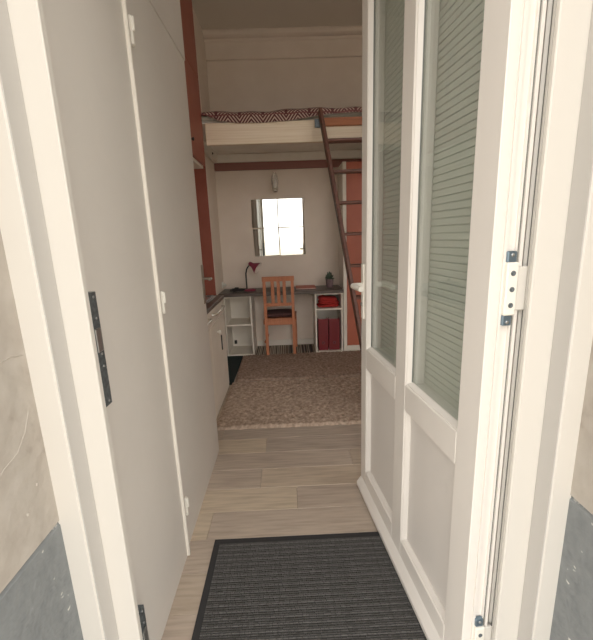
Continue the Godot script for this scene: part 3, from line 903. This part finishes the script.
func shaggy(called: String, m: Material, x0: float, x1: float, z0: float, z1: float, y0: float, sd: int, label: String, skew: float) -> void:
	var o := thing(called, W((x0 + x1) / 2, 0, (z0 + z1) / 2), label, "rug")
	var nz := FastNoiseLite.new()
	nz.seed = sd
	nz.frequency = 55.0
	nz.fractal_octaves = 3
	var wv := FastNoiseLite.new()
	wv.seed = sd + 1
	wv.frequency = 7.0
	var nu := int((x1 - x0) / 0.011)
	var nv := int((z1 - z0) / 0.011)
	var fn := func(u: float, v: float) -> Vector3:
		var x := lerpf(x0, x1, u) + skew * (v - 0.5)
		var z := lerpf(z0, z1, v)
		var e: float = min(min(u, 1 - u) * (x1 - x0), min(v, 1 - v) * (z1 - z0))
		var y := y0 + (0.017 + 0.010 * nz.get_noise_2d(x, z) + 0.007 * wv.get_noise_2d(x * 2.5, z * 2.5)) * smoothstep(-0.004, 0.025, e)
		var jx := 0.012 * wv.get_noise_2d(z * 2.0, 3.0) * (1.0 if u <= 0.0 or u >= 1.0 else 0.0)
		var jz := 0.012 * wv.get_noise_2d(x * 2.0, 9.0) * (1.0 if v <= 0.0 or v >= 1.0 else 0.0)
		return Vector3(x + jx, max(y, 0.0005), -(z + jz)) - o.position
	part(o, "pile", sheet(nu, nv, fn, Vector3.UP), m)

func build_rugs() -> void:
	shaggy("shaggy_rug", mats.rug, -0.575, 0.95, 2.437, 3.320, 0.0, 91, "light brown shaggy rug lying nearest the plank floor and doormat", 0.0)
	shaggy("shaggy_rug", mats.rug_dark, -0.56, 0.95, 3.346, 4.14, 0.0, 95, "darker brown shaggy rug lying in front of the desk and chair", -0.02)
	var g := thing("green_mat", W(-0.62, 0, 3.7), "small dark green mat beside the shaggy rug at the kitchenette end", "mat")
	B(g, "pile", mats.green_mat, -0.78, -0.56, 0.0, 0.007, 3.28, 4.14, 0.003)
	var s := thing("striped_mat", W(-0.07, 0, 4.33), "grey striped woven mat on the floor under the desk", "mat")
	var fn := func(u: float, v: float) -> Vector3:
		return Vector3(lerpf(-0.425, 0.28, u), 0.004 if (u > 0.0 and u < 1.0 and v > 0.0 and v < 1.0) else 0.0005, -lerpf(4.15, 4.52, v)) - s.position
	part(s, "weave", sheet(40, 20, fn, Vector3.UP), mats.stripes)

func build_doormat() -> void:
	var o := thing("doormat", W(0, 0, 1.17), "dark ribbed rubber backed doormat inside the open glazed door", "doormat")
	var x0 := -0.380
	var x1 := 0.455
	var z0 := 0.9316
	var z1 := 1.438
	var e := 0.026
	B(o, "backing", mats.mat_border, x0, x1, 0.0, 0.004, z0, z1, 0.001)
	for k in [[x0, x1, z1 - e, z1], [x0, x1, z0, z0 + e], [x0, x0 + e, z0 + e, z1 - e], [x1 - e * 0.5, x1, z0 + e, z1 - e]]:
		B(o, "border", mats.mat_border, k[0], k[1], 0.004, 0.0065, k[2], k[3], 0.0015)
	var ribs := begin()
	var z := z0 + e
	var rng := RandomNumberGenerator.new()
	rng.seed = 6
	while z < z1 - e - 0.006:
		var w := 0.0072
		# each rib is a row of short uneven loops
		var x := x0 + e
		while x < x1 - e * 0.5:
			var xe: float = min(x + rng.randf_range(0.012, 0.03), x1 - e * 0.5)
			var h := 0.0054 + rng.randf_range(-0.0007, 0.0009)
			add_box(ribs, Vector3((x + xe) / 2, 0.004 + h / 2, -(z + w / 2)) - o.position, Vector3(xe - x - 0.0004, h, w * 0.86), 0.0022)
			x = xe
		z += w + 0.0012
	part(o, "ribs", finish(ribs), mats.mat_yarn).set_meta("kind", "stuff")

func build_mirror() -> void:
	# four square tiles, each hung slightly out of line
	var t := [[-0.253, 1.606, 0.006, 0.298, 0.316, "upper mirror tile on the lamp side of the rear wall"], [0.057, 1.606, 0.000, 0.297, 0.316, "upper mirror tile on the plant side of the rear wall"], [-0.246, 1.278, -0.030, 0.294, 0.316, "lower mirror tile on the lamp side of the rear wall"], [0.064, 1.278, -0.010, 0.302, 0.316, "lower mirror tile on the plant side of the rear wall"]]
	for k in t:
		var o := thing("mirror_tile", W(k[0], k[1], BACK - 0.006), "square frameless " + k[5], "mirror", "mirror tiles over the desk")
		o.rotation = Vector3(0, MIRROR_TURN, -k[2])
		part(o, "glass", box_mesh(Vector3(k[3] + 0.002, k[4] + 0.002, 0.004), 0.0012), mats.mirror, Vector3(0, 0, 0))
		part(o, "backing", box_mesh(Vector3(k[3] + 0.004, k[4] + 0.004, 0.002), 0.0), mats.knob, Vector3(0, 0, -0.0031))
const MIRROR_TURN := 0.007

func build_lamp() -> void:
	var o := thing("desk_lamp", W(-0.452, 0.738, 4.30), "small burgundy desk lamp with black gooseneck on the desk", "desk lamp")
	part(o, "base", lathe([Vector2(0, 0), Vector2(0.066, 0), Vector2(0.070, 0.004), Vector2(0.069, 0.012), Vector2(0.05, 0.020), Vector2(0.016, 0.026), Vector2(0, 0.027)], 32), mats.lamp_shell)
	var pts := []
	var ctrl := [Vector3(-0.034, 0.02, 0), Vector3(-0.036, 0.12, 0), Vector3(-0.036, 0.20, 0), Vector3(-0.024, 0.25, 0.0), Vector3(0.0, 0.285, 0.0), Vector3(0.028, 0.30, 0.0)]
	var cv := Curve3D.new()
	for i in ctrl.size():
		var a: Vector3 = ctrl[max(i - 1, 0)]
		var b: Vector3 = ctrl[min(i + 1, ctrl.size() - 1)]
		cv.add_point(ctrl[i], (a - b) / 6, (b - a) / 6)
	for i in 25:
		pts.append(cv.sample_baked(cv.get_baked_length() * i / 24.0))
	part(o, "gooseneck", tube(pts, 0.008, 10), mats.black)
	part(o, "switch", lathe([Vector2(0.010, 0), Vector2(0.010, 0.008), Vector2(0.006, 0.011), Vector2(0, 0.011)], 12), mats.lamp_shell, Vector3(0.036, 0.017, 0.02))
	# shade: bell opening down to the right
	var hd := Node3D.new()
	var dir := Vector3(0.82, -0.50, 0.28).normalized()
	var bx := dir.cross(Vector3.FORWARD).normalized()
	var bs := Basis(bx, dir, bx.cross(dir))
	var st := begin()
	add_lathe(st, [Vector2(0, -0.03), Vector2(0.018, -0.028), Vector2(0.024, -0.015), Vector2(0.026, 0.015), Vector2(0.034, 0.03), Vector2(0.066, 0.082), Vector2(0.071, 0.096)], 28, bs)
	hd.free()
	var sh := part(o, "shade", finish(st), mats.lamp_shell, Vector3(0.030, 0.302, 0))
	st = begin()
	add_lathe(st, [Vector2(0.0695, 0.096), Vector2(0.063, 0.082), Vector2(0.032, 0.032), Vector2(0, 0.02)], 28, bs)
	part(sh, "reflector", finish(st), mats.lamp_inside)
	st = begin()
	add_lathe(st, [Vector2(0, 0.082), Vector2(0.014, 0.078), Vector2(0.021, 0.064), Vector2(0.018, 0.048), Vector2(0.011, 0.034), Vector2(0.011, 0.02)], 18, bs)
	part(sh, "bulb", finish(st), mats.bulb)

func build_small() -> void:
	# wall lamp over the mirror
	var o := thing("wall_lamp", W(-0.112, 1.83, BACK), "small chrome wall lamp with clear glass shade above the mirror tiles", "wall lamp")
	o.scale = Vector3.ONE * 1.2
	part(o, "wall_plate", lathe([Vector2(0, 0), Vector2(0.030, 0), Vector2(0.030, 0.006), Vector2(0.022, 0.012), Vector2(0, 0.013)], 24), mats.chrome, Vector3(0, 0.045, 0.001), Vector3(PI / 2, 0, 0))
	part(o, "arm", tube([Vector3(0, 0.045, 0.01), Vector3(0, 0.035, 0.045), Vector3(0, 0.018, 0.062), Vector3(0, 0.012, 0.07)], 0.006, 10), mats.chrome)
	part(o, "socket", lathe([Vector2(0, 0.0), Vector2(0.022, 0.002), Vector2(0.028, 0.016), Vector2(0.024, 0.036), Vector2(0, 0.037)], 20), mats.chrome, Vector3(0, 0.0, 0.07))
	part(o, "glass_shade", lathe([Vector2(0.022, 0.036), Vector2(0.034, 0.075), Vector2(0.036, 0.105), Vector2(0.028, 0.145), Vector2(0.014, 0.176), Vector2(0.012, 0.176), Vector2(0.026, 0.145), Vector2(0.034, 0.105), Vector2(0.032, 0.075), Vector2(0.020, 0.037)], 24), mats.clear, Vector3(0, 0, 0.07))
	part(o, "bulb", lathe([Vector2(0.012, 0.037), Vector2(0.016, 0.06), Vector2(0.018, 0.085), Vector2(0.012, 0.115), Vector2(0, 0.128)], 18), mats.bulb, Vector3(0, 0, 0.07))
	# potted succulent
	o = thing("potted_succulent", W(0.478, 0.738, 4.36), "small grey green succulent in a mauve pot on the desk", "potted plant")
	part(o, "pot", lathe([Vector2(0, 0), Vector2(0.034, 0), Vector2(0.036, 0.003), Vector2(0.046, 0.088), Vector2(0.047, 0.094), Vector2(0.042, 0.094), Vector2(0.040, 0.08), Vector2(0, 0.08)], 28), mats.pot)
	part(o, "soil", lathe([Vector2(0.0395, 0.081), Vector2(0.03, 0.086), Vector2(0, 0.088)], 20), mats.soil)
	var rng := RandomNumberGenerator.new()
	rng.seed = 15
	for k in 34:
		var ring := k % 3
		var az := TAU * k * 0.381966
		var el: float = deg_to_rad([12.0, 40.0, 70.0][ring] + rng.randf_range(-9, 9))
		var dir := Vector3(cos(az) * cos(el), sin(el), sin(az) * cos(el))
		var side := dir.cross(Vector3.UP).normalized()
		var nrm := side.cross(dir)
		var l: float = [0.062, 0.078, 0.092][ring] * rng.randf_range(0.85, 1.1)
		var st := begin()
		st.set_smooth_group(0)
		var rr := [[0.0, 0.004, 0.003], [0.35, 0.011, 0.005], [0.7, 0.012, 0.0045], [0.92, 0.006, 0.003], [1.0, 0.0004, 0.0004]]
		for i in rr.size() - 1:
			for j in 6:
				var t0 := TAU * j / 6
				var t1 := TAU * (j + 1) / 6
				var f := func(q: Array, t: float) -> Vector3:
					return dir * l * q[0] + nrm * (0.012 * q[0] * q[0]) + side * cos(t) * q[1] + nrm * sin(t) * q[2]
				var ctr: Vector3 = dir * l * rr[i][0] + nrm * (0.012 * rr[i][0] * rr[i][0])
				var p0: Vector3 = f.call(rr[i], t0)
				var p1: Vector3 = f.call(rr[i], t1)
				quad(st, p0, p1, f.call(rr[i + 1], t1), f.call(rr[i + 1], t0), (p0 + p1) / 2 - ctr)
		part(o, "leaf", finish(st), mats.succulent, Vector3(0, 0.086, 0))
	# flat red folder at the back of the desk
	o = thing("folder", W(0.20, 0.738, 4.36), "thin terracotta folder lying flat on the desk beside the plant", "folder")
	B(o, "cover", mats.red_folder, 0.08, 0.31, 0.738, 0.742, 4.24, 4.50, 0.001)
	B(o, "pages", mats.knob, 0.084, 0.305, 0.742, 0.749, 4.246, 4.494, 0.001)
	B(o, "cover", mats.red_folder, 0.08, 0.31, 0.749, 0.753, 4.24, 4.50, 0.001)
	# coil of black cable by the lamp
	o = thing("coiled_cable", W(-0.60, 0.738, 4.30), "coiled black cable lying on the desk beside the lamp", "cable")
	var pts := []
	for i in 90:
		var t := i / 89.0 * TAU * 3.2
		pts.append(Vector3(cos(t) * (0.075 + 0.012 * sin(t * 0.7)), 0.007 + 0.0065 * i / 30.0 + 0.003 * sin(t * 1.3), sin(t) * 0.05))
	for i in 20:
		pts.append(Vector3(0.078 - 0.015 * i * 0.4, max(0.0225 - i * 0.0008, 0.006), 0.05 + 0.003 * i))
	part(o, "cord", tube(pts, 0.0055, 7), mats.black)
	part(o, "plug", box_mesh(Vector3(0.05, 0.022, 0.028), 0.006), mats.black, Vector3(-0.005, 0.034, 0.0))
	# socket on the pilaster and one inside the shelf
	o = thing("wall_socket", W(-0.792, 0.80, 4.44), "small white wall socket with plug above the desk corner", "socket")
	B(o, "plate", mats.knob, -0.7925, -0.782, 0.765, 0.835, 4.405, 4.475, 0.004)
	part(o, "plug", lathe([Vector2(0.019, 0), Vector2(0.019, 0.022), Vector2(0.014, 0.034), Vector2(0.006, 0.036), Vector2(0, 0.036)], 18), mats.knob, Vector3(0.0105, 0.0, 0), Vector3(0, 0, -PI / 2))
	o = thing("floor_socket", W(-0.69, 0.06, 4.514), "small black socket box in the lower compartment of the empty shelf", "socket")
	B(o, "box", mats.black, -0.706, -0.676, 0.05, 0.095, 4.49, 4.5145, 0.003)
